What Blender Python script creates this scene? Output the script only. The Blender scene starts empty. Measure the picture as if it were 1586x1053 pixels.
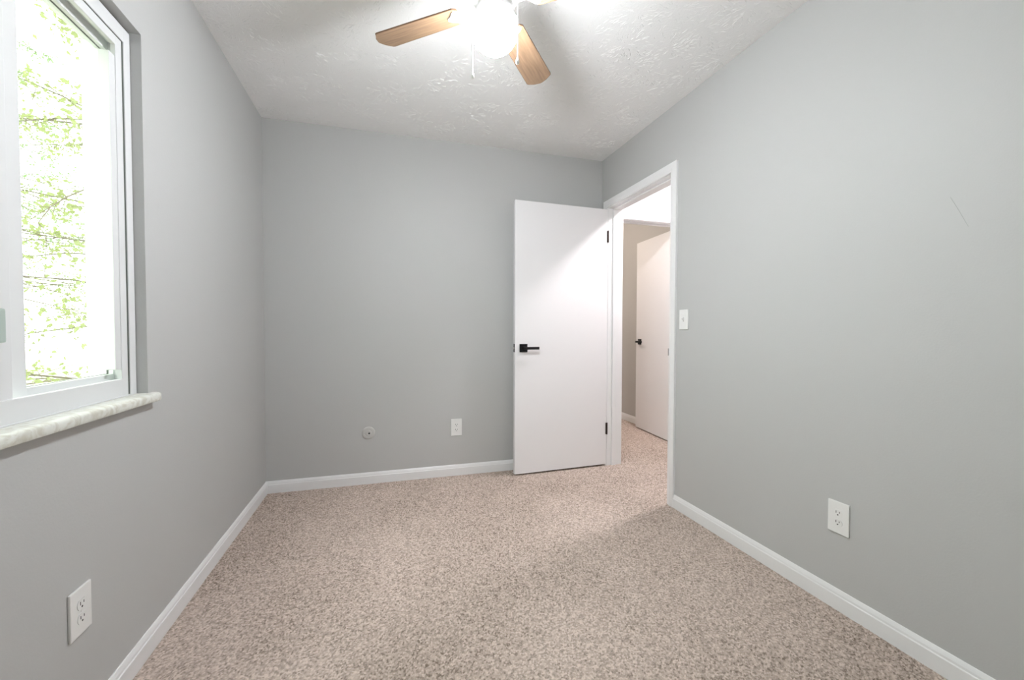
import bpy, bmesh, math, random
import numpy as np
from mathutils import Vector, Matrix
random.seed(7)
PI = math.pi
sc = bpy.context.scene
COL = sc.collection

# ------------------------------------------------------------------ camera
YAW, PITCH, ROLL, FPX, CAMH = 0.2882, 0.0255, -0.0021, 649.77, 1.082
fwd = Vector((math.sin(YAW)*math.cos(PITCH), math.cos(YAW)*math.cos(PITCH), -math.sin(PITCH)))
rt = Vector((math.cos(YAW), -math.sin(YAW), 0))
dn = fwd.cross(rt)
cr, sr = math.cos(ROLL), math.sin(ROLL)
r2 = cr*rt + sr*dn
d2 = -sr*rt + cr*dn
cam_d = bpy.data.cameras.new('camera')
cam = bpy.data.objects.new('camera', cam_d)
COL.objects.link(cam)
cam_d.sensor_fit = 'HORIZONTAL'; cam_d.sensor_width = 36
cam_d.lens = FPX/1586*36
cam_d.clip_start = 0.02
M = Matrix((r2, -d2, -fwd)).transposed().to_4x4()
M.translation = (0, 0, CAMH)
cam.matrix_world = M
sc.camera = cam

# ------------------------------------------------------------------ world, lights, exposure
SKY, GLOBE, HALL, FAR = 4.8, 302.0, 450.0, 225.0
w = bpy.data.worlds.new('sky'); sc.world = w; w.use_nodes = True
bg = w.node_tree.nodes['Background']
bg.inputs[0].default_value = (0.91, 1.0, 0.87, 1)
bg.inputs[1].default_value = SKY
pl = bpy.data.lights.new('window_daylight', 'AREA')     # sampling portal in the window opening
pl.shape = 'RECTANGLE'; pl.size = 1.22; pl.size_y = 1.2
pl.cycles.is_portal = True
po = bpy.data.objects.new('window_daylight', pl); COL.objects.link(po)
po.location = (-0.95, 1.08, 1.455); po.rotation_euler = (0, -PI/2, 0)
sc.view_settings.view_transform = 'Standard'
sc.view_settings.look = 'None'
sc.view_settings.exposure = 0.10
sc.view_settings.gamma = 1.0
sc.view_settings.use_curve_mapping = False
sc.cycles.max_bounces = 12
sc.cycles.diffuse_bounces = 8
sc.cycles.transparent_max_bounces = 16
sc.cycles.use_denoising = True

# ------------------------------------------------------------------ helpers
class MB:
    def __init__(s): s.bm = bmesh.new()
    def box(s, x0, x1, y0, y1, z0, z1, bev=0, seg=2):
        b = bmesh.new()
        bmesh.ops.create_cube(b, size=1)
        for v in b.verts:
            v.co = ((x0+x1)/2+v.co.x*(x1-x0), (y0+y1)/2+v.co.y*(y1-y0), (z0+z1)/2+v.co.z*(z1-z0))
        if bev: bmesh.ops.bevel(b, geom=b.edges[:], offset=bev, segments=seg, affect='EDGES', profile=0.6)
        return s.add(b)
    def add(s, b, mat=None):
        if mat is not None: bmesh.ops.transform(b, matrix=mat, verts=b.verts)
        vm = [s.bm.verts.new(v.co) for v in b.verts]
        b.verts.index_update()
        for f in b.faces:
            try: s.bm.faces.new([vm[v.index] for v in f.verts])
            except ValueError: pass
        b.free(); return s
    def lathe(s, prof, cx=0, cy=0, n=40, axis='z', o=(0,0,0)):
        """prof: (radius, height) pairs"""
        rings = []
        for r, z in prof:
            ring = []
            for k in range(n if r > 1e-6 else 1):
                a = 2*PI*k/n
                p = Vector((r*math.cos(a), r*math.sin(a), z))
                if axis == 'y': p = Vector((p.x, -p.z, p.y))
                if axis == 'x': p = Vector((p.z, p.x, p.y))
                ring.append(s.bm.verts.new(p+Vector((cx, cy, 0))+Vector(o)))
            rings.append(ring)
        for a, b in zip(rings, rings[1:]):
            for k in range(n):
                k2 = (k+1) % n
                q = [a[k % len(a)], a[k2 % len(a)], b[k2 % len(b)], b[k % len(b)]]
                u = []
                for v in q:
                    if v not in u: u.append(v)
                if len(u) > 2: s.bm.faces.new(u)
        for ring, flip in ((rings[0], True), (rings[-1], False)):
            if len(ring) > 2: s.bm.faces.new(ring[::-1] if flip else ring)
        return s
    def sweep(s, prof, p0, p1, up=(0,0,1), out=(1,0,0), m0=0, m1=0):
        """extrude a closed profile of (out, up) pairs from p0 to p1; m0/m1 mitre: shift along the run per unit of out"""
        p0, p1, up, out = Vector(p0), Vector(p1), Vector(up), Vector(out)
        d = (p1-p0).normalized()
        A = [s.bm.verts.new(p0+out*a+up*b+d*(m0*a)) for a, b in prof]
        B = [s.bm.verts.new(p1+out*a+up*b-d*(m1*a)) for a, b in prof]
        n = len(prof)
        for k in range(n): s.bm.faces.new([A[k], A[(k+1) % n], B[(k+1) % n], B[k]])
        s.bm.faces.new(A[::-1]); s.bm.faces.new(B)
        return s
    def tube(s, pts, rad, n=8):
        pts = [Vector(p) for p in pts]
        rads = rad if isinstance(rad, (list, tuple)) else [rad]*len(pts)
        rings = []
        for i, p in enumerate(pts):
            t = (pts[min(i+1, len(pts)-1)]-pts[max(i-1, 0)]).normalized()
            a = t.orthogonal().normalized() if i == 0 else (rings_a - t*rings_a.dot(t)).normalized()
            rings_a = a
            b = t.cross(a)
            rings.append([s.bm.verts.new(p+(a*math.cos(2*PI*k/n)+b*math.sin(2*PI*k/n))*rads[i]) for k in range(n)])
        for A, B in zip(rings, rings[1:]):
            for k in range(n): s.bm.faces.new([A[k], A[(k+1) % n], B[(k+1) % n], B[k]])
        s.bm.faces.new(rings[0][::-1]); s.bm.faces.new(rings[-1])
        return s
    def poly(s, pts, z0, z1, mat=None, bev=0):
        b = bmesh.new()
        A = [b.verts.new((x, y, z0)) for x, y in pts]; B = [b.verts.new((x, y, z1)) for x, y in pts]
        n = len(pts)
        b.faces.new(A[::-1]); b.faces.new(B)
        for k in range(n): b.faces.new([A[k], A[(k+1) % n], B[(k+1) % n], B[k]])
        if bev: bmesh.ops.bevel(b, geom=b.edges[:], offset=bev, segments=2, affect='EDGES')
        return s.add(b, mat)
    def build(s, name, mat, parent=None, smooth=False):
        bmesh.ops.recalc_face_normals(s.bm, faces=s.bm.faces)
        me = bpy.data.meshes.new(name); s.bm.to_mesh(me); s.bm.free()
        if smooth:
            for p in me.polygons: p.use_smooth = True
            me.set_sharp_from_angle(angle=math.radians(40))
        o = bpy.data.objects.new(name, me); COL.objects.link(o)
        if mat: me.materials.append(mat)
        if parent: o.parent = parent; o.matrix_parent_inverse = parent_inv(parent)
        return o
def world_m(o):
    m = Matrix.LocRotScale(o.location, o.rotation_euler, o.scale)
    if o.parent: m = world_m(o.parent) @ o.matrix_parent_inverse @ m
    return m
def parent_inv(p): return Matrix.Identity(4)     # children are modelled in the parent's own frame

def tag(o, label=None, cat=None, group=None, kind=None):
    if label: o['label'] = label
    if cat: o['category'] = cat
    if group: o['group'] = group
    if kind: o['kind'] = kind
    return o
def empty(name, loc=(0,0,0), rz=0, label=None, cat=None, group=None, kind=None):
    o = bpy.data.objects.new(name, None); COL.objects.link(o)
    o.empty_display_size = 0.05
    o.location = loc; o.rotation_euler = (0, 0, rz)
    return tag(o, label, cat, group, kind)
def copy_tree(o, parent=None):
    c = o.copy(); COL.objects.link(c)
    if parent: c.parent = parent
    for ch in list(o.children): copy_tree(ch, c)
    return c

# ------------------------------------------------------------------ materials
def new_mat(name):
    m = bpy.data.materials.new(name); m.use_nodes = True
    nt = m.node_tree
    return m, nt, nt.nodes['Principled BSDF']
def N(nt, t, **kw):
    n = nt.nodes.new(t)
    for k, v in kw.items():
        if k.startswith('_'): n.inputs[int(k[1:])].default_value = v
        else: setattr(n, k, v)
    return n
def L(nt, a, b): nt.links.new(a, b)
def plain(name, col, rough=0.5, metal=0.0, spec=0.5, bump=None):
    m, nt, b = new_mat(name)
    b.inputs['Base Color'].default_value = (*col, 1)
    b.inputs['Roughness'].default_value = rough
    b.inputs['Metallic'].default_value = metal
    b.inputs['Specular IOR Level'].default_value = spec
    if bump:
        sc_, st, di = bump
        g = N(nt, 'ShaderNodeNewGeometry'); n = N(nt, 'ShaderNodeTexNoise'); n.inputs['Scale'].default_value = sc_
        n.inputs['Detail'].default_value = 3
        bp = N(nt, 'ShaderNodeBump'); bp.inputs['Strength'].default_value = st; bp.inputs['Distance'].default_value = di
        L(nt, g.outputs['Position'], n.inputs['Vector']); L(nt, n.outputs['Fac'], bp.inputs['Height']); L(nt, bp.outputs[0], b.inputs['Normal'])
    return m

WALL = plain('grey_wall_paint', (0.498, 0.501, 0.497), 0.55, spec=0.35, bump=(160, 0.25, 0.0012))
HALLW = plain('hall_wall_paint', (0.500, 0.490, 0.475), 0.6, spec=0.3, bump=(160, 0.25, 0.0012))
HALLC = plain('hall_ceiling_paint', (0.8, 0.8, 0.79), 0.8, spec=0.2)
TRIM = plain('white_trim_paint', (0.80, 0.80, 0.805), 0.32)
DOORW = plain('white_door_paint', (0.80, 0.79, 0.80), 0.38)
VINYL = plain('white_vinyl', (0.74, 0.75, 0.757), 0.35)
GASKET_GAP = plain('dark_gasket_and_gap', (0.09, 0.10, 0.09), 0.7)
PLAST = plain('white_plastic', (0.80, 0.80, 0.79), 0.3)
PLASTG = plain('grey_painted_plastic', (0.52, 0.515, 0.50), 0.45)
SLOT = plain('dark_slot', (0.02, 0.02, 0.02), 0.6)
BLACK = plain('black_door_hardware', (0.012, 0.011, 0.012), 0.35, 0.6)
BRONZE = plain('dark_bronze_hinge', (0.045, 0.030, 0.025), 0.4, 0.7)
STEEL = plain('latch_steel', (0.62, 0.6, 0.57), 0.35, 1.0)
ENAMEL = plain('white_fan_enamel', (0.82, 0.82, 0.82), 0.3)
CHAIN = plain('white_pull_chain', (0.85, 0.85, 0.84), 0.4)
ALU = plain('exterior_white_trim', (0.8, 0.8, 0.8), 0.5)
SIDING = plain('pale_siding', (0.7, 0.7, 0.68), 0.7)
BARK = plain('tree_bark', (0.16, 0.13, 0.10), 0.9)

def carpet():
    m, nt, b = new_mat('speckled_beige_carpet')
    at = N(nt, 'ShaderNodeAttribute', attribute_name='yarn')        # every tuft has a yarn tone of its own
    ramp = N(nt, 'ShaderNodeValToRGB'); e = ramp.color_ramp.elements
    e[0].position = 0.0; e[0].color = (0.202, 0.156, 0.128, 1)
    e[1].position = 1.0; e[1].color = (0.657, 0.555, 0.492, 1)
    for p, c in ((0.18, (0.343, 0.285, 0.241, 1)), (0.40, (0.434, 0.354, 0.306, 1)), (0.7, (0.515, 0.427, 0.373, 1))):
        q = e.new(p); q.color = c
    L(nt, at.outputs['Fac'], ramp.inputs[0]); L(nt, ramp.outputs[0], b.inputs['Base Color'])
    b.inputs['Roughness'].default_value = 0.95; b.inputs['Specular IOR Level'].default_value = 0.08
    return m
CARPET = carpet()

CEIL = plain('white_ceiling_plaster', (0.87, 0.87, 0.868), 0.75, spec=0.25, bump=(130, 0.5, 0.0016))

def wood():
    m, nt, b = new_mat('light_oak_blade')
    tc = N(nt, 'ShaderNodeTexCoord'); mp = N(nt, 'ShaderNodeMapping'); mp.inputs['Scale'].default_value = (2.2, 26, 26)
    L(nt, tc.outputs['Object'], mp.inputs[0])
    n = N(nt, 'ShaderNodeTexNoise'); n.inputs['Scale'].default_value = 3.5; n.inputs['Detail'].default_value = 5; n.inputs['Distortion'].default_value = 0.4
    L(nt, mp.outputs[0], n.inputs['Vector'])
    r = N(nt, 'ShaderNodeValToRGB'); e = r.color_ramp.elements
    e[0].position = 0.3; e[0].color = (0.175, 0.107, 0.061, 1); e[1].position = 0.7; e[1].color = (0.285, 0.182, 0.110, 1)
    L(nt, n.outputs['Fac'], r.inputs[0]); L(nt, r.outputs[0], b.inputs['Base Color'])
    b.inputs['Roughness'].default_value = 0.4
    return m
WOOD = wood()
WOODE = plain('dark_blade_edge', (0.16, 0.09, 0.05), 0.5)

def emit(name, col, s):
    m, nt, b = new_mat(name)
    b.inputs['Base Color'].default_value = (0.9, 0.9, 0.9, 1); b.inputs['Roughness'].default_value = 0.25
    b.inputs['Emission Color'].default_value = (*col, 1); b.inputs['Emission Strength'].default_value = s
    return m
GLOBEM = emit('lit_opal_glass', (0.955, 0.985, 1.02), GLOBE)
def dim_top(m, s_):
    # glow shaped weaker towards the top to keep nearby ceiling and blades darker
    nt = m.node_tree; b = nt.nodes['Principled BSDF']
    g = N(nt, 'ShaderNodeNewGeometry'); x = N(nt, 'ShaderNodeSeparateXYZ'); mr = N(nt, 'ShaderNodeMapRange')
    mr.inputs[1].default_value = -0.45; mr.inputs[2].default_value = 0.42; mr.inputs[3].default_value = s_; mr.inputs[4].default_value = s_*0.06
    L(nt, g.outputs['Normal'], x.inputs[0]); L(nt, x.outputs[2], mr.inputs[0]); L(nt, mr.outputs[0], b.inputs['Emission Strength'])
dim_top(GLOBEM, GLOBE)
HALLM = emit('lit_hall_glass', (1.0, 0.935, 0.96), HALL)
FARM = emit('added_far_lamp_glass', (1.0, 0.86, 0.74), FAR)

def glass():
    m = bpy.data.materials.new('clear_window_glass'); m.use_nodes = True; nt = m.node_tree
    nt.nodes.remove(nt.nodes['Principled BSDF'])
    out = nt.nodes['Material Output']
    t = N(nt, 'ShaderNodeBsdfTransparent'); t.inputs[0].default_value = (0.95, 0.97, 0.96, 1)
    gl = N(nt, 'ShaderNodeBsdfGlossy'); gl.inputs['Roughness'].default_value = 0.02
    f = N(nt, 'ShaderNodeFresnel')
    g = N(nt, 'ShaderNodeNewGeometry')     # the same weak reflection on both faces of the thin pane
    io = N(nt, 'ShaderNodeMapRange'); io.inputs[3].default_value = 1.45; io.inputs[4].default_value = 1/1.45
    L(nt, g.outputs['Backfacing'], io.inputs[0]); L(nt, io.outputs[0], f.inputs[0])
    mx = N(nt, 'ShaderNodeMixShader'); L(nt, f.outputs[0], mx.inputs[0]); L(nt, t.outputs[0], mx.inputs[1]); L(nt, gl.outputs[0], mx.inputs[2])
    L(nt, mx.outputs[0], out.inputs[0])
    return m
GLASS = glass()

def marble():
    m, nt, b = new_mat('cultured_marble')
    g = N(nt, 'ShaderNodeNewGeometry'); n = N(nt, 'ShaderNodeTexNoise'); n.inputs['Scale'].default_value = 28; n.inputs['Detail'].default_value = 6; n.inputs['Distortion'].default_value = 1.2
    L(nt, g.outputs['Position'], n.inputs['Vector'])
    r = N(nt, 'ShaderNodeValToRGB'); e = r.color_ramp.elements
    e[0].position = 0.36; e[0].color = (0.60, 0.585, 0.51, 1); e[1].position = 0.56; e[1].color = (0.76, 0.77, 0.72, 1)
    L(nt, n.outputs['Fac'], r.inputs[0]); L(nt, r.outputs[0], b.inputs['Base Color']); b.inputs['Roughness'].default_value = 0.28
    return m
MARBLE = marble()

def leafmat(name, c):
    m = bpy.data.materials.new(name); m.use_nodes = True; nt = m.node_tree
    nt.nodes.remove(nt.nodes['Principled BSDF']); out = nt.nodes['Material Output']
    d = N(nt, 'ShaderNodeBsdfDiffuse'); t = N(nt, 'ShaderNodeBsdfTranslucent')
    d.inputs[0].default_value = (*c, 1); t.inputs[0].default_value = (c[0]*1.2, c[1]*1.15, c[2]*0.9, 1)
    mx = N(nt, 'ShaderNodeMixShader'); mx.inputs[0].default_value = 0.5
    L(nt, d.outputs[0], mx.inputs[1]); L(nt, t.outputs[0], mx.inputs[2]); L(nt, mx.outputs[0], out.inputs[0])
    return m
LEAF1 = leafmat('yellow_green_leaves', (0.29, 0.33, 0.17))
LEAF2 = leafmat('pale_green_leaves', (0.24, 0.33, 0.20))
GROUND = plain('pale_leaf_litter_ground', (0.45, 0.43, 0.38), 0.95, bump=(14, 0.5, 0.03))

# ------------------------------------------------------------------ the room
XL, XR, YB, YF, H = -0.771, 1.669, 3.077, -0.95, 2.44
TR = 0.121                       # right wall thickness
XH0, XH1 = XR+TR, 2.725          # hall
YE = 3.225                       # hall end wall face
DY0, DY1, DZ = 2.205, 2.965, 2.032   # near door opening
FX0, FX1 = 1.815, 2.577
WY0, WY1, WZ0, WZ1 = 0.45, 1.69, 0.866, 2.045

def S(o, label, cat): return tag(o, label, cat, kind='structure')

S(MB().box(XL-0.16, XH1+0.12, YF-0.12, 5.42, -0.10, -0.012).build('floor', plain('carpet_backing', (0.45, 0.38, 0.32), 0.95)), 'floor under the beige carpet', 'floor')
def pile(x0, x1, y0, y1, step):
    """cut-pile carpet: a height field of tufts, one cell per tuft"""
    pitch = 0.0060
    ax = np.linspace(x0, x1, int((x1-x0)/step)+1)
    ay = np.concatenate([np.arange(y0, 0.40, 0.006), np.arange(0.40, 3.25, step), np.arange(3.25, y1, 0.0055)])   # finest where it is seen close
    nx, ny = len(ax), len(ay)
    gx, gy = np.meshgrid(ax, ay)
    rng = np.random.default_rng(3)
    cnx, cny = int((x1-x0)/pitch)+4, int((y1-y0)/pitch)+4
    jx = rng.uniform(-.42, .42, (cny, cnx)); jy = rng.uniform(-.42, .42, (cny, cnx))
    tone = rng.random((cny, cnx)); hgt_ = rng.uniform(.55, 1.0, (cny, cnx))
    def low(f, sd):                                   # smooth value noise over the floor
        r = np.random.default_rng(sd); a = r.random((64, 64)); u = (gx-x0)*f; v = (gy-y0)*f
        iu = u.astype(int); iv = v.astype(int); fu = u-iu; fv = v-iv; fu = fu*fu*(3-2*fu); fv = fv*fv*(3-2*fv)
        g = lambda q, p: a[q % 64, p % 64]
        return (g(iv, iu)*(1-fu)+g(iv, iu+1)*fu)*(1-fv)+(g(iv+1, iu)*(1-fu)+g(iv+1, iu+1)*fu)*fv
    brush = 0.6*low(2.2, 1)+0.4*low(5.0, 2)           # where the pile lies or stands after vacuuming
    u = (gx-x0)/pitch+1.5; v = (gy-y0)/pitch+1.5
    iu = np.floor(u).astype(int); iv = np.floor(v).astype(int)
    best = np.full(gx.shape, 9.0); t_ = np.zeros(gx.shape); hh = np.zeros(gx.shape)
    for dy in (-1, 0, 1):
        for dx in (-1, 0, 1):
            cx = np.clip(iu+dx, 0, cnx-1); cy = np.clip(iv+dy, 0, cny-1)
            d = (cx+.5+jx[cy, cx]-u)**2+(cy+.5+jy[cy, cx]-v)**2
            mk = d < best; best = np.where(mk, d, best); t_ = np.where(mk, tone[cy, cx], t_); hh = np.where(mk, hgt_[cy, cx], hh)
    dist = np.sqrt(best)
    z = (np.clip(1-dist*1.25, 0, 1)**0.7)*hh
    amp = 0.0062+0.0045*(brush-.5)*2
    z = z*amp-0.0035+rng.normal(0, .0004, gx.shape)
    tone_v = np.clip(t_+(brush-.5)*-0.30+rng.normal(0, .12, gx.shape), 0, 1)
    co = np.stack([gx+rng.normal(0, step*.12, gx.shape), gy+rng.normal(0, step*.12, gx.shape), z], -1).reshape(-1, 3).astype(np.float32)
    q = np.arange(nx*ny, dtype=np.int32).reshape(ny, nx)
    f = np.stack([q[:-1, :-1], q[:-1, 1:], q[1:, 1:], q[1:, :-1]], -1).reshape(-1)
    fx = (gx[:-1, :-1]+step/2); fy = (gy[:-1, :-1]+step/2)     # no pile under the partition walls
    under = (fx > XR+0.006) & (fx < XH0-0.006) & ((fy < DY0-0.004) | (fy > DY1+0.004)) & (fy < YE+0.115)
    under |= (fy > YB+0.004) & (fx < XR+0.006) & (fy < YE+0.115)
    under |= (fy > YE+0.006) & (fy < YE+0.115) & ((fx < FX0-0.004) | (fx > FX1+0.004))
    under |= (fx < 0.715) & (fy > YE)
    f = f.reshape(ny-1, nx-1, 4)[~under].reshape(-1)
    me = bpy.data.meshes.new('carpet')
    me.vertices.add(nx*ny); me.vertices.foreach_set('co', co.ravel())
    nf = len(f)//4
    me.loops.add(nf*4); me.loops.foreach_set('vertex_index', f)
    me.polygons.add(nf); me.polygons.foreach_set('loop_start', np.arange(0, nf*4, 4, dtype=np.int32))
    me.update(calc_edges=True)
    at = me.attributes.new('yarn', 'FLOAT', 'POINT'); at.data.foreach_set('value', tone_v.ravel().astype(np.float32))
    me.materials.append(CARPET)
    o = bpy.data.objects.new('carpet', me); COL.objects.link(o)
    return o
tag(pile(XL-0.01, XH1+0.01, YF-0.01, 5.31, 0.0026), 'beige carpet with taupe flecks covering the floor', 'carpet', kind='stuff')
# ceiling plaster pressed with a stomp brush: star-shaped bursts of raised strokes
cm = MB().box(XL-0.16, XR, YF-0.12, YB, H, H+0.08)
rc = random.Random(11)
bm_ = cm.bm
def stroke(p, a, ln, wd, ht):
    d = Vector((math.cos(a), math.sin(a), 0)); n_ = Vector((-d.y, d.x, 0)); bend = rc.gauss(0, 0.10)*ln
    rows = []
    for k in range(5):
        t = k/4; c = p+d*(ln*t)+n_*(bend*(1-(2*t-1)**2)); f = math.sin(PI*(0.08+0.84*t))
        if not (XL+0.002 < c.x < XR-0.002 and YF < c.y < YB-0.002): return
        rows.append((bm_.verts.new((c.x-n_.x*wd*f, c.y-n_.y*wd*f, H+0.0002)), bm_.verts.new((c.x, c.y, H-ht*f)), bm_.verts.new((c.x+n_.x*wd*f, c.y+n_.y*wd*f, H+0.0002))))
    for A, B in zip(rows, rows[1:]):
        bm_.faces.new((A[0], A[1], B[1], B[0])); bm_.faces.new((A[1], A[2], B[2], B[1]))
gs = 0.185
for ix in range(-1, int((XR-XL)/gs)+2):
    for iy in range(-1, int((YB-0.3)/gs)+2):
        c = Vector((XL+(ix+(iy % 2)*0.5+rc.uniform(-.3, .3))*gs, 0.3+(iy+rc.uniform(-.3, .3))*gs, 0))
        head = rc.uniform(0, 2*PI); press = rc.uniform(0.55, 1.1)
        for k in range(rc.randint(90, 120)):
            a = rc.uniform(0, 2*PI)
            w_ = 0.55+0.45*math.cos(a-head)                      # one side of the brush presses harder
            if rc.random() > 0.45+0.55*w_: continue
            r_ = 0.010+0.105*rc.random()**0.75
            ln = rc.uniform(0.012, 0.036)
            stroke(c+Vector((math.cos(a), math.sin(a), 0))*r_, a+rc.gauss(0, 0.22), ln, rc.uniform(0.0009, 0.0018), press*(0.0008+0.0009*w_)*rc.uniform(.5, 1.1))
ceil_o = cm.build('ceiling', CEIL)
S(ceil_o, 'white ceiling with stomped brush texture above the fan', 'ceiling')
S(MB().box(XR, XH1+0.12, YF-0.12, 5.42, H, H+0.08).box(XL-0.16, XR, YB, 5.42, H, H+0.08).build('ceiling_hall', HALLC), 'smooth white ceiling over the hall outside', 'ceiling')

wl = MB()
for a in ((YF, WY0, 0, H), (WY1, YB, 0, H), (WY0, WY1, 0, WZ0-0.030), (WY0, WY1, WZ1, H)):
    wl.box(XL-0.16, XL, *a)
S(wl.build('wall_left', WALL), 'grey painted wall with the window in it', 'wall')
S(MB().box(XL-0.16, XR+0.001, YB, YE+0.001, 0, H).build('wall_back', WALL), 'grey painted wall behind the open white door', 'wall')
wr = MB()
J = 0.02
wr.box(XR, XH0, YF, DY0-J, 0, H).box(XR, XH0, DY1+J, YE, 0, H).box(XR, XH0, DY0-J, DY1+J, DZ+J, H)
wall_r = S(wr.build('wall_right', WALL), 'grey painted wall with the doorway and light switch', 'wall')
S(MB().box(XL-0.16, XH1, YF-0.12, YF, 0, H).build('wall_front', WALL), 'grey wall facing the open door from across the room', 'wall')
# faint scratch on the right wall
MB().tube([(XR, 0.868, 1.492), (XR, 0.858, 1.470), (XR, 0.847, 1.446), (XR, 0.832, 1.410), (XR, 0.824, 1.392)], 0.0007, 5).build('scratch_mark', plain('faint_scratch', (0.38, 0.39, 0.37), 0.7), wall_r)

# hall and the room past it
S(MB().box(XH1, XH1+0.12, YF-0.12, 5.42, 0, H).build('wall_hall', HALLW), 'grey wall of the room past the hall, beside the far door', 'wall')
we = MB()
we.box(XH0, FX0-J, YE, YE+0.12, 0, H).box(FX1+J, XH1, YE, YE+0.12, 0, H).box(FX0-J, FX1+J, YE, YE+0.12, DZ+J, H)
S(we.build('wall_hall_end', HALLC), 'bright wall above the far doorway at the end of the hall', 'wall')
S(MB().box(0.6, 0.72, YE, 5.3, 0, H).build('wall_far_side', HALLW), 'grey side wall of the far room', 'wall')
S(MB().box(0.6, XH1, 5.3, 5.42, 0, H).build('wall_far_end', HALLW), 'grey end wall of the far room', 'wall')

# ------------------------------------------------------------------ baseboards
BP = [(0, 0), (0.012, 0), (0.012, 0.055), (0.0105, 0.0575), (0.0095, 0.0585), (0.0085, 0.066), (0.006, 0.073), (0.004, 0.0775), (0.0025, 0.0794), (0, 0.0794)]
def base(name, p0, p1, out, label, m0=0, m1=0):
    return S(MB().sweep(BP, p0, p1, out=out, m0=m0, m1=m1).build(name, TRIM, smooth=False), label, 'baseboard')
base('baseboard_left', (XL, YF, 0), (XL, YB, 0), (1, 0, 0), 'white baseboard along the wall under the window', 0, 1)
base('baseboard_back', (XL, YB, 0), (XR, YB, 0), (0, -1, 0), 'white baseboard running behind the open door', 1, 0)
base('baseboard_right', (XR, YF, 0), (XR, DY0-0.060, 0), (-1, 0, 0), 'white baseboard ending at the door casing', 0, 0)
base('baseboard_front', (XL, YF, 0), (XR, YF, 0), (0, 1, 0), 'white baseboard on the wall facing the open door')
base('baseboard_hall', (XH1, YE+0.12, 0), (XH1, 5.3, 0), (-1, 0, 0), 'white baseboard seen behind the far door')
base('baseboard_hall_near', (XH1, YF, 0), (XH1, YE, 0), (-1, 0, 0), 'white baseboard on the hall wall before the far door')

# ------------------------------------------------------------------ door trims
CP = [(0, 0), (0.010, 0), (0.0125, 0.004), (0.0125, 0.012), (0.015, 0.022), (0.015, 0.052), (0.013, 0.058), (0, 0.058)]   # (out, across from inner edge)
def casing(mb, axis, face, a0, a1, z, out):
    """side legs and head on a wall: axis 'y' (wall at x=face) or 'x' (wall at y=face)"""
    wdt = 0.058; r = 0.004
    def P(a, zz): return (face, a, zz) if axis == 'y' else (a, face, zz)
    U = lambda s: (0, s, 0) if axis == 'y' else (s, 0, 0)
    o = (out, 0, 0) if axis == 'y' else (0, out, 0)
    def piece(p0, p1, up, mit0, mit1):
        # mitred along 'across'
        A = []; B = []
        p0, p1, upv, ov = Vector(p0), Vector(p1), Vector(up), Vector(o)
        d = (p1-p0).normalized()
        for a, b_ in CP:
            A.append(mb.bm.verts.new(p0+ov*a+upv*b_-d*(mit0*b_))); B.append(mb.bm.verts.new(p1+ov*a+upv*b_+d*(mit1*b_)))
        n = len(CP)
        for k in range(n): mb.bm.faces.new([A[k], A[(k+1) % n], B[(k+1) % n], B[k]])
        mb.bm.faces.new(A[::-1]); mb.bm.faces.new(B)
    piece(P(a0-r, 0), P(a0-r, z+r), U(-1), 0, 1)
    piece(P(a1+r, 0), P(a1+r, z+r), U(1), 0, 1)
    piece(P(a0-r, z+r), P(a1+r, z+r), (0, 0, 1), 1, 1)

t1 = S(empty('trim_1'), 'white casing and jamb around the open bedroom doorway', 'door trim')
mb = MB(); casing(mb, 'y', XR, DY0, DY1, DZ, -1); mb.build('casing', TRIM, t1)
mb = MB(); casing(mb, 'y', XH0, DY0, DY1, DZ, 1); mb.build('casing', TRIM, t1)
mb = MB().box(XR-0.002, XH0+0.002, DY0-J, DY0, 0, DZ).box(XR-0.002, XH0+0.002, DY1, DY1+J, 0, DZ).box(XR-0.002, XH0+0.002, DY0-J, DY1+J, DZ, DZ+J)
jam = mb.build('jamb', TRIM, t1)
XS = XR+0.037
mb = MB().box(XS, XS+0.034, DY0, DY0+0.011, 0, DZ, 0.002).box(XS, XS+0.034, DY1-0.011, DY1, 0, DZ, 0.002).box(XS, XS+0.034, DY0, DY1, DZ-0.011, DZ, 0.002)
mb.build('door_stop', TRIM, t1)
mb = MB().box(XR-0.0045, XR+0.030, DY0-0.0005, DY0+0.0015, 0.914, 0.974, 0.0006).box(XR-0.010, XR-0.002, DY0-0.0005, DY0+0.002, 0.922, 0.966, 0.0008)
tag(mb.build('strike_plate', BLACK, t1), 'black strike plate on the jamb')

t2 = S(empty('trim_2'), 'white casing around the far doorway past the hall', 'door trim')
mb = MB(); casing(mb, 'x', YE, FX0, FX1, DZ, -1); mb.build('casing', TRIM, t2)
mb = MB().box(FX0-J, FX0, YE-0.002, YE+0.122, 0, DZ).box(FX1, FX1+J, YE-0.002, YE+0.122, 0, DZ).box(FX0-J, FX1+J, YE-0.002, YE+0.122, DZ, DZ+J)
mb.build('jamb', TRIM, t2)
mb = MB().box(FX0, FX0+0.011, YE+0.05, YE+0.083, 0, DZ).box(FX1-0.011, FX1, YE+0.05, YE+0.083, 0, DZ).box(FX0, FX1, YE+0.05, YE+0.083, DZ-0.011, DZ)
mb.build('door_stop', TRIM, t2)

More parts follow.
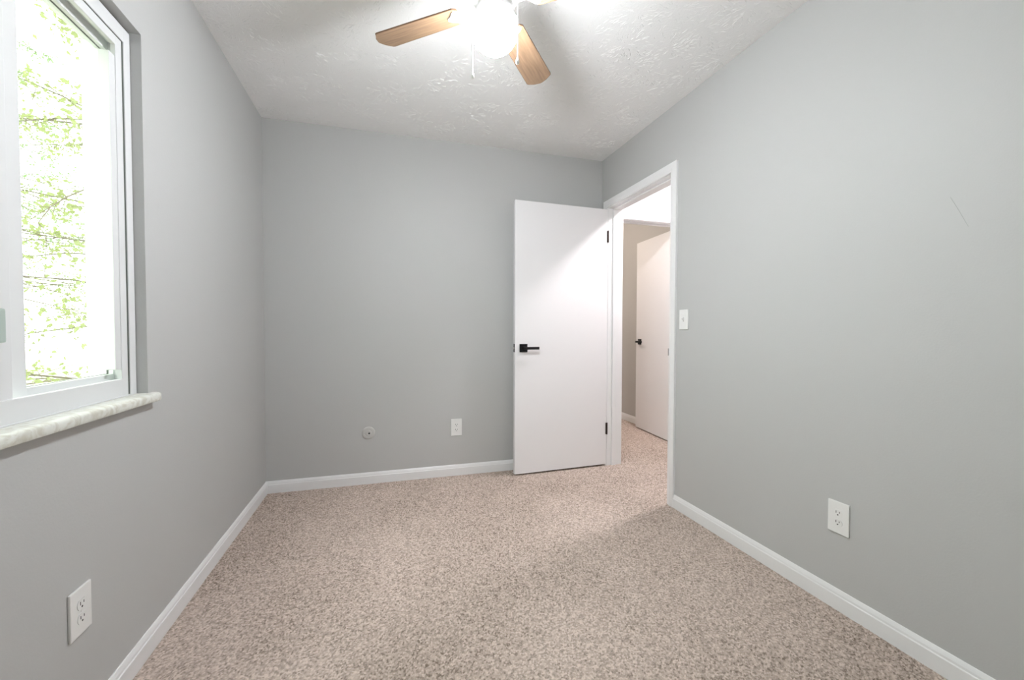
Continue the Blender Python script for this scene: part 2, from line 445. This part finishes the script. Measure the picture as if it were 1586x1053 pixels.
# ------------------------------------------------------------------ doors (modelled in a frame with the hinge edge at the origin, leaf along -x, visible face at y=0, back at y=0.035)
def lever(parent, xk, zk, side, toward):
    """square rose with flat lever; side -1: on the y=0 face, +1: on the y=0.035 face"""
    y0 = 0.0 if side < 0 else 0.035
    s = side
    def yr(a, b_): return (min(y0+s*a, y0+s*b_), max(y0+s*a, y0+s*b_))
    h = MB().box(xk-0.030, xk+0.030, *yr(-0.0005, 0.009), zk-0.030, zk+0.030, 0.0018)
    rose = h.build('door_handle', BLACK, parent)
    tag(rose, 'black square lever handle')
    b = bmesh.new()
    lv = MB().box(xk-0.010, xk+0.010, *yr(0.008, 0.045), zk-0.010, zk+0.010, 0.002)
    x0, x1 = (xk-0.010, xk+0.108) if toward > 0 else (xk-0.108, xk+0.010)
    lv.box(x0, x1, *yr(0.040, 0.052), zk-0.010, zk+0.010, 0.002)
    lv.build('lever', BLACK, rose)
    return rose
def hinge(parent, zc, hh=0.088):
    hb = MB().box(-0.001, 0.0012, 0.002, 0.034, zc-hh/2, zc+hh/2, 0.0004)
    hb.lathe([(0.0062, zc-hh/2), (0.0062, zc+hh/2)], 0.003, -0.005+0.0, 12)
    hb.lathe([(0.0, zc+hh/2+0.006), (0.004, zc+hh/2+0.004), (0.0045, zc+hh/2)], 0.003, -0.005, 12)
    return hb.build('hinge', BRONZE, parent, True)
LW = 0.768
def door(name, loc, rz, label, hinge_z, mirror=False):
    d = S(empty(name, loc, rz), label, 'door')
    MB().box(-LW, -0.002, 0, 0.035, 0.012, 2.022, 0.0015).build('door_leaf', DOORW, d)
    return d
# bedroom door: opened against the back wall
ang = math.atan2(2.964-2.932, 1.657-0.888)
d1 = door('door_1', (1.659, 2.9635, 0), ang, 'open white slab door standing by the back wall', None)
lever(d1, -LW+0.065, 0.944, -1, 1); lever(d1, -LW+0.065, 0.944, 1, 1)
lt = MB().box(-LW-0.0012, -LW+0.001, 0.006, 0.029, 0.944-0.030, 0.944+0.030, 0.0005).build('latch_plate', BLACK, d1)
MB().box(-LW-0.011, -LW-0.001, 0.011, 0.024, 0.944-0.007, 0.944+0.007, 0.002).build('latch_bolt', STEEL, lt)
# hinges: leaves on the gap between leaf edge and jamb, barrel turned to the hall side
for zc in (1.810, 0.297):
    hb = MB().box(1.6535, 1.6705, DY1-0.0035, DY1-0.0005, zc-0.045, zc+0.045, 0.0005)
    hb.lathe([(0.0058, zc-0.046), (0.0058, zc+0.046)], 1.6635, DY1-0.006, 12)
    o = hb.build('hinge', BRONZE, d1, True); o.matrix_parent_inverse = Matrix.LocRotScale(d1.location, d1.rotation_euler, None).inverted()
    tag(o, 'dark bronze hinge')
# far door, swung into the far room
a2 = math.atan2(4.036-3.273, 2.624-2.5735)      # direction hinge -> free edge
d2o = door('door_2', (2.5735, 3.273, 0), a2-PI, 'ajar white slab door seen through the doorway past the hall', None)
# leaf runs along -x of its frame; its visible face must look towards the camera (-x side)
lever(d2o, -LW+0.080, 0.950, -1, 1); lever(d2o, -LW+0.080, 0.950, 1, 1)

# ------------------------------------------------------------------ window
win = S(empty('window_1', (0, 0, 0)), 'white sliding vinyl window in the wall with trees outside', 'window')
def ring(mb, x0, x1, y0, y1, z0, z1, wy, wb, wt, bev=0.0015):
    """rectangular ring, outer y0..y1 z0..z1; member widths: sides wy (a,b), bottom wb, top wt"""
    wa, wc = wy if isinstance(wy, tuple) else (wy, wy)
    mb.box(x0, x1, y0, y0+wa, z0, z1, bev).box(x0, x1, y1-wc, y1, z0, z1, bev)
    mb.box(x0, x1, y0+wa-0.001, y1-wc+0.001, z0, z0+wb, bev).box(x0, x1, y0+wa-0.001, y1-wc+0.001, z1-wt, z1, bev)
    return mb
fz0, fz1 = WZ0, 2.038
fr = MB()
ring(fr, XL-0.135, XL-0.030, WY0+0.001, WY1-0.002, fz0, fz1, 0.034, 0.004, 0.046)
fr.box(XL-0.135, XL-0.045, WY0+0.02, WY1-0.030, fz0, fz0+0.040)
fr.build('window_frame', VINYL, win)
fi = MB()
ring(fi, XL-0.046, XL-0.033, WY0+0.040, 1.650, fz0+0.002, 1.991, 0.034, 0.055, 0.030)
ring(fi, XL-0.130, XL-0.046, WY0+0.036, 1.6535, fz0+0.002, 1.991, 0.012, 0.034, 0.014)
fi.build('inner_frame', VINYL, win)
tag(ring(MB(), XL-0.050, XL-0.0325, WY0+0.032, 1.657, fz0-0.008, 1.993, 0.010, 0.004, 0.004, 0).build('gap_shade_strip', GASKET_GAP, win), 'dark strip for the shaded gap along the frame')  # dark strip colours in the shade of the frame gap
MB().box(XL-0.064, XL-0.035, 1.588, 1.6172, 0.954, 1.926, 0.002).build('jamb_cover', VINYL, win)
# fixed sash on the far side and the sliding one nearer the room
s1 = ring(MB(), XL-0.094, XL-0.066, 1.262, 1.6515, 0.898, 1.978, (0.040, 0.016), 0.040, 0.028).build('sash', VINYL, win)
tag(ring(MB(), XL-0.0825, XL-0.0785, 1.300, 1.638, 0.935, 1.953, 0.004, 0.004, 0.004, 0).build('glazing_bead', GASKET_GAP, s1), 'dark glazing line')
MB().box(XL-0.082, XL-0.079, 1.298, 1.640, 0.934, 1.954).build('glass_pane', GLASS, s1)
s2 = ring(MB(), XL-0.064, XL-0.040, WY0+0.052, 1.224, 0.921, 1.961, (0.045, 0.045), 0.045, 0.040).build('sash', VINYL, win)
MB().box(XL-0.054, XL-0.051, WY0+0.09, 1.182, 0.960, 1.925).build('glass_pane', GLASS, s2)
tag(MB().box(XL-0.042, XL-0.022, 1.165, 1.186, 1.050, 1.125, 0.005).build('sash_latch', plain('grey_green_latch', (0.42, 0.50, 0.46), 0.4), s2), 'grey green sash latch')
# exterior trim around the opening
xe = MB()
ring(xe, XL-0.185, XL-0.1605, WY0-0.09, 1.83, 0.74, 2.18, 0.085, 0.11, 0.12)
xe.build('exterior_trim', ALU, win)
# sill
sl = MB()
SP = [(-0.135, 0.0), (0.021, 0.0), (0.0265, 0.003), (0.0285, 0.009), (0.0285, 0.020), (0.0265, 0.0255), (0.021, 0.029), (0.014, 0.030), (-0.135, 0.030)]
sl.sweep(SP, (XL, WY0-0.03, WZ0-0.030), (XL, WY1+0.028, WZ0-0.030), out=(1, 0, 0))
# only the nose carries past the opening: trim the horns back to the wall face
bmesh.ops.recalc_face_normals(sl.bm, faces=sl.bm.faces)
sb = bmesh.new()
sl.bm.free()
sl = MB()
sl.sweep(SP, (XL, WY0+0.0005, WZ0-0.030), (XL, WY1-0.0005, WZ0-0.030), out=(1, 0, 0))
NP = [(0.0003, 0.0)]+SP[1:-1]+[(0.0003, 0.0299)]
sl.sweep(NP, (XL, WY1-0.0005, WZ0-0.030), (XL, WY1+0.028, WZ0-0.030), out=(1, 0, 0), m1=0.25)
sl.sweep(NP, (XL, WY0-0.028, WZ0-0.030), (XL, WY0+0.0005, WZ0-0.030), out=(1, 0, 0), m0=0.25)
sb.free()
tag(sl.build('window_sill', MARBLE, win, True), 'off-white mottled marble sill with rounded nose')

# ------------------------------------------------------------------ outlets, switch, round plate
# modelled facing -y with the wall at y=0, centre at the origin
def plate_mb(wd, ht, th=0.0065):
    return MB().box(-wd/2, wd/2, -th, 0, -ht/2, ht/2, 0.0028, 3)
def disc(mb, r, y0, y1, cx=0, cz=0, n=20, sx=1.0):
    b = bmesh.new()
    A = [b.verts.new((cx+r*sx*math.cos(2*PI*k/n), y0, cz+r*math.sin(2*PI*k/n))) for k in range(n)]
    B = [b.verts.new((cx+r*sx*math.cos(2*PI*k/n), y1, cz+r*math.sin(2*PI*k/n))) for k in range(n)]
    b.faces.new(A); b.faces.new(B[::-1])
    for k in range(n): b.faces.new([A[k], A[(k+1) % n], B[(k+1) % n], B[k]])
    return mb.add(b)
def make_outlet():
    r = empty('wall_outlet')
    plate_mb(0.079, 0.123).build('cover_plate', PLAST, r)
    for cz in (0.0185, -0.0185):
        # receptacle face: rounded, flat top and bottom, proud of the plate
        pts = []
        for k in range(28):
            a = 2*PI*k/28
            pts.append((0.0165*math.cos(a), max(-0.0128, min(0.0128, 0.0165*math.sin(a)))))
        b = MB()
        bb = bmesh.new()
        A = [bb.verts.new((x, -0.0064, z+cz)) for x, z in pts]; B = [bb.verts.new((x, -0.0082, z+cz)) for x, z in pts]
        bb.faces.new(A); bb.faces.new(B[::-1])
        for k in range(28): bb.faces.new([A[k], A[(k+1) % 28], B[(k+1) % 28], B[k]])
        bmesh.ops.remove_doubles(bb, verts=bb.verts, dist=1e-5)
        b.add(bb)
        rec = b.build('receptacle', PLAST, r)
        sl_ = MB().box(-0.0074, -0.0052, -0.0085, -0.0078, cz-0.001, cz+0.0075).box(0.0052, 0.0074, -0.0085, -0.0078, cz, cz+0.0065)
        disc(sl_, 0.0026, -0.0078, -0.0085, 0, cz-0.0070, 12)
        tag(sl_.build('slots', SLOT, rec), 'dark plug slots')
    disc(MB(), 0.0030, -0.0060, -0.0075, 0, 0, 14).build('screw', PLAST, r)
    return r
o1 = make_outlet()
o1.location = (XR, 1.177, 0.358); o1.rotation_euler = (0, 0, -PI/2)
tag(o1, 'white duplex outlet low on the greenish grey wall past the doorway', 'outlet', 'duplex wall outlets')
o2 = copy_tree(o1); o2.location = (0.4835, YB, 0.358); o2.rotation_euler = (0, 0, 0)
tag(o2, 'small white duplex outlet on the back wall beside the open door', 'outlet')
o3 = copy_tree(o1); o3.location = (XL, 1.342, 0.351); o3.rotation_euler = (0, 0, PI/2)
tag(o3, 'white duplex outlet low on the wall under the window', 'outlet')

rp = tag(empty('cable_wall_plate', (-0.131, YB, 0.357)), 'round grey cable plate low on the back wall', 'wall plate')
pr = MB(); pr.lathe([(0.0435, 0.0), (0.0435, 0.003), (0.041, 0.0062), (0.034, 0.0078), (0.0, 0.0082)], axis='y', n=40)
pr.build('plate', PLASTG, rp, True)
cj = MB(); cj.lathe([(0.020, 0.0078), (0.020, 0.0105), (0.018, 0.0125), (0.0, 0.0128)], axis='y', n=24); jk = cj.build('jack_collar', PLASTG, rp, True)
ch = MB(); ch.lathe([(0.0062, 0.0126), (0.0055, 0.0133), (0.0, 0.0134)], axis='y', n=16, o=(0.004, 0, -0.001)); tag(ch.build('jack_hole', SLOT, jk, True), 'dark jack hole')
for sx_, sz_ in ((0.027, 0.012), (-0.027, -0.012)):
    q = MB(); q.lathe([(0.0035, 0.0076), (0.003, 0.0092), (0.0, 0.0095)], axis='y', n=12, o=(sx_, 0, sz_)); q.build('screw', PLASTG, rp, True)

sw = tag(empty('light_switch', (XR, 2.074, 1.141), -PI/2), 'white toggle light switch beside the door casing', 'light switch')
plate_mb(0.075, 0.116).build('cover_plate', PLAST, sw)
MB().box(-0.0052, 0.0052, -0.0068, -0.006, -0.012, 0.012).build('toggle_slot', PLASTG, sw)
b = bmesh.new(); bmesh.ops.create_cube(b, size=1)
tg = MB()
for v in b.verts: v.co = Vector((v.co.x*0.0085, v.co.y*0.020, v.co.z*0.010))
bmesh.ops.bevel(b, geom=b.edges[:], offset=0.0015, segments=2, affect='EDGES')
tg.add(b, Matrix.Translation((0, -0.010, 0.004)) @ Matrix.Rotation(math.radians(-28), 4, 'X'))
tg.build('toggle', PLAST, sw)
for sz_ in (0.030, -0.030): disc(MB(), 0.003, -0.006, -0.0073, 0, sz_, 12).build('screw', PLAST, sw)

# ------------------------------------------------------------------ ceiling fan
FX, FY = 0.366, 1.456
fan = tag(empty('ceiling_fan', (FX, FY, H)), 'white ceiling fan with light oak blades and a lit round globe', 'ceiling fan')
ZB = 2.222-H          # blade plane (fan frame: 0 = ceiling)
hs = MB(); hs.lathe([(0.066, 0.0), (0.068, -0.012), (0.062, -0.034), (0.040, -0.048), (0.040, -0.058), (0.070, -0.070), (0.098, -0.082), (0.106, -0.098), (0.106, -0.150), (0.098, -0.172), (0.080, -0.186), (0.0, -0.188)], n=48)
hs.build('motor_housing', ENAMEL, fan, True)
fw = MB(); fw.lathe([(0.0, -0.186), (0.078, -0.187), (0.080, -0.192), (0.080, -0.204), (0.074, -0.208), (0.0, -0.209)], n=48)
fw.build('flywheel', ENAMEL, fan, True)
sh = MB(); sh.lathe([(0.0, -0.207), (0.052, -0.208), (0.056, -0.214), (0.056, -0.236), (0.060, -0.240), (0.066, -0.244), (0.066, -0.256), (0.060, -0.260), (0.0, -0.261)], n=40)
sh.build('switch_housing', ENAMEL, fan, True)
gz = 2.134-H; gr_ = 0.0825
gp = []
for k in range(0, 25):
    a = math.radians(140)*k/24       # polar angle from the bottom
    gp.append((gr_*math.sin(a), gz-gr_*math.cos(a)))
gp.append((0.052, gz+0.070))
gl = MB(); gl.lathe(gp, n=48); tag(gl.build('light_globe', GLOBEM, fan, True), 'glowing white glass globe')
def blade_set(angle):
    root = MB()
    ca = math.radians(angle)
    pit = Matrix.Rotation(math.radians(-11), 4, 'X')
    mtx = Matrix.Rotation(ca, 4, 'Z') @ Matrix.Translation((0, 0, ZB))
    wi, wo = 0.050, 0.0575          # half widths
    r0, r1 = 0.135, 0.507
    pts = [(r0, -wi+0.010), (r0+0.012, -wi), (r1-0.034, -wo), (r1-0.027, -wo+0.003), (r1-0.008, -0.028), (r1, -0.004), (r1, 0.004), (r1-0.008, 0.028), (r1-0.027, wo-0.003), (r1-0.034, wo), (r0+0.012, wi), (r0, wi-0.010)]
    bl = MB().poly(pts, -0.003, 0.003, None, 0.0008).build('blade', WOOD, fan)
    bl.matrix_local = mtx @ pit
    # dark routed edge
    ed = []
    for x, y in pts: ed.append((x, y))
    eb = MB()
    n = len(ed)
    cx = sum(p[0] for p in ed)/n
    out = [(x+(0.0006 if x > cx else -0.0006), y+(0.0006 if y > 0 else -0.0006)) for x, y in ed]
    for k in range(n):
        a_, b_ = out[k], out[(k+1) % n]; c_, d_ = ed[k], ed[(k+1) % n]
        vs = [eb.bm.verts.new(p) for p in ((a_[0], a_[1], -0.0022), (b_[0], b_[1], -0.0022), (b_[0], b_[1], 0.0022), (a_[0], a_[1], 0.0022))]
        eb.bm.faces.new(vs)
    tag(eb.build('blade_edge', WOODE, bl), 'dark blade edge')
    # blade iron: arm from the flywheel, spreading into a scalloped plate under the blade
    ir = MB()
    o2_ = []
    half = [(0.112, 0.012), (0.124, 0.020), (0.134, 0.036), (0.146, 0.043), (0.158, 0.036), (0.163, 0.024), (0.172, 0.018), (0.184, 0.012), (0.190, 0.0)]
    o2_ = half + [(x, -y) for x, y in half[-2::-1]]
    ir.poly(o2_[::-1], -0.0075, -0.0032, None, 0.001)
    iro = ir.build('blade_iron', ENAMEL, fan); iro.matrix_local = mtx @ pit
    arm = MB()
    arm.poly([(0.066, -0.016), (0.090, -0.011), (0.118, -0.014), (0.118, 0.014), (0.090, 0.011), (0.066, 0.016)], -0.0085, -0.0020, None, 0.0012)
    arm.build('arm', ENAMEL, iro)
    for sx_, sy_ in ((0.146, 0.026), (0.146, -0.026), (0.174, 0.0)):
        c = MB(); c.lathe([(0.0, -0.0105), (0.003, -0.0100), (0.0042, -0.0085), (0.0042, -0.0070)], sx_, sy_, 10)
        c.build('screw', STEEL, iro, True)
for an in (140.6, 51.0, -38.6, -129.0): blade_set(an)
def pull_chain(tx, ty, z1):
    """tx, ty: where the chain hangs, in the fan's frame; it leaves the switch housing and drapes clear of the globe"""
    mb_ = MB()
    r = math.hypot(tx, ty); ux, uy = tx/r, ty/r
    path = [Vector((ux*0.054, uy*0.054, -0.222)), Vector((ux*(r-0.012), uy*(r-0.012), -0.236)), Vector((ux*(r-0.003), uy*(r-0.003), -0.250)), Vector((tx, ty, -0.275)), Vector((tx, ty, z1+0.022))]
    mb_.tube(path, 0.0010, 6)
    z = -0.276
    while z > z1+0.024:
        mb_.lathe([(0.0, -0.0016), (0.0016, -0.0007), (0.0016, 0.0007), (0.0, 0.0016)], tx, ty, 6, o=(0, 0, z)); z -= 0.0038
    c = mb_.build('pull_chain', CHAIN, fan, True)
    q = MB(); q.lathe([(0.0, z1), (0.0042, z1), (0.0062, z1+0.004), (0.0056, z1+0.012), (0.0032, z1+0.019), (0.0018, z1+0.025), (0.0, z1+0.026)], tx, ty, 14)
    q.build('pull_knob', CHAIN, c, True)
pull_chain(-0.0747-0.012, 0.0097-0.048, -0.513); pull_chain(0.0731-0.012, -0.0273-0.048, -0.460)

# ------------------------------------------------------------------ hall lamp
hl = tag(empty('hall_ceiling_light', (2.175, 2.385, H)), 'lit flush dome lamp on the hall ceiling', 'ceiling light')
q = MB(); q.lathe([(0.085, 0.0), (0.085, -0.018), (0.070, -0.030), (0.0, -0.030)], n=32); q.build('lamp_base', ENAMEL, hl, True)
q = MB(); q.lathe([(0.062, -0.030), (0.070, -0.055), (0.066, -0.085), (0.048, -0.110), (0.024, -0.122), (0.0, -0.125)], n=32); q.build('lamp_glass', HALLM, hl, True)

fl_ = tag(empty('far_added_light', (1.45, 4.35, H)), 'added unseen dome lamp that brightens the far room', 'ceiling light')  # unseen lamp, added to brighten the far wall and door
q = MB(); q.lathe([(0.085, 0.0), (0.085, -0.018), (0.070, -0.030), (0.0, -0.030)], n=32); q.build('lamp_base', ENAMEL, fl_, True)
q = MB(); q.lathe([(0.062, -0.030), (0.070, -0.055), (0.066, -0.085), (0.048, -0.110), (0.024, -0.122), (0.0, -0.125)], n=32); q.build('lamp_glass', FARM, fl_, True)

# ------------------------------------------------------------------ outside
S(MB().box(-30, XL-0.165, -18, 30, -0.9, -0.8).build('ground', GROUND), 'pale ground outside the window', 'ground')
def leaf(mb_, p, s, rnd):
    d = Vector((rnd.gauss(0, 1), rnd.gauss(0, 1), rnd.gauss(0, .7)-0.4)).normalized()
    a = d.orthogonal().normalized(); a = (Matrix.Rotation(rnd.uniform(0, 2*PI), 3, d) @ a)
    wv = a*s*0.32; nrm = d.cross(a)*s*0.10
    P = [p, p+d*s*0.35+wv+nrm, p+d*s, p+d*s*0.35-wv+nrm, p+d*s*0.5]
    vs = [mb_.bm.verts.new(x) for x in P]
    mb_.bm.faces.new([vs[0], vs[1], vs[4]]); mb_.bm.faces.new([vs[1], vs[2], vs[4]])
    mb_.bm.faces.new([vs[2], vs[3], vs[4]]); mb_.bm.faces.new([vs[3], vs[0], vs[4]])
def tree(loc, hgt, spread, nb, leaves, lm, label, seed, zlo=0.25):
    rnd = random.Random(seed)
    r = tag(empty('tree', loc, rnd.uniform(0, 6)), label, 'tree', 'trees outside the window')
    tr = MB(); pts = [Vector((0, 0, -0.02))]
    for k in range(1, 9): pts.append(Vector((rnd.gauss(0, .05)*k*.4, rnd.gauss(0, .05)*k*.4, hgt*k/8)))
    tr.tube(pts, [0.11*(1-k/9.5)*hgt/6 for k in range(9)], 10); tr.build('trunk', BARK, r, True)
    br = MB(); lf = MB()
    for k in range(nb):
        f = rnd.uniform(zlo, 0.98); i = min(7, int(f*8)); p = pts[i].lerp(pts[i+1], f*8-i)
        a = 2*PI*k/nb*3.7+rnd.uniform(-.5, .5); ln = spread*(1.15-f)*rnd.uniform(.7, 1.2)+0.3
        d = Vector((math.cos(a), math.sin(a), rnd.uniform(-.15, .45))).normalized()
        bp = [p]; 
        for j in range(1, 7):
            d = (d+Vector((rnd.gauss(0, .12), rnd.gauss(0, .12), rnd.gauss(0, .1)-.05))).normalized(); bp.append(bp[-1]+d*ln/6)
        br.tube(bp, [0.012*(1-j/7)+0.002 for j in range(7)], 6)
        for j in range(2, 7):
            for t in range(2):
                sd = (d+Vector((rnd.gauss(0, .7), rnd.gauss(0, .7), rnd.gauss(0, .4)))).normalized()
                tp = [bp[j], bp[j]+sd*ln*.12, bp[j]+sd*ln*.22+Vector((0, 0, -.03))]
                br.tube(tp, [0.0035, 0.0025, 0.0015], 4)
                for q_ in range(leaves):
                    s_ = rnd.uniform(0.1, 1.1); c0 = tp[0].lerp(tp[2], s_)
                    leaf(lf, c0+Vector((rnd.gauss(0, .06), rnd.gauss(0, .06), rnd.gauss(0, .05))), rnd.uniform(.03, .075), rnd)
    br.build('branches', BARK, r, True)
    o = lf.build('foliage', lm, r); o['kind'] = 'stuff'
    return r
tree((-2.6, 6.5, -0.8), 6.0, 2.5, 56, 16, LEAF1, 'yellow green tree nearest outside the window', 3, 0.08)
tree((-8.3, 11.8, -0.8), 8.5, 3.8, 60, 18, LEAF2, 'pale green tree farther from the house outside', 5)
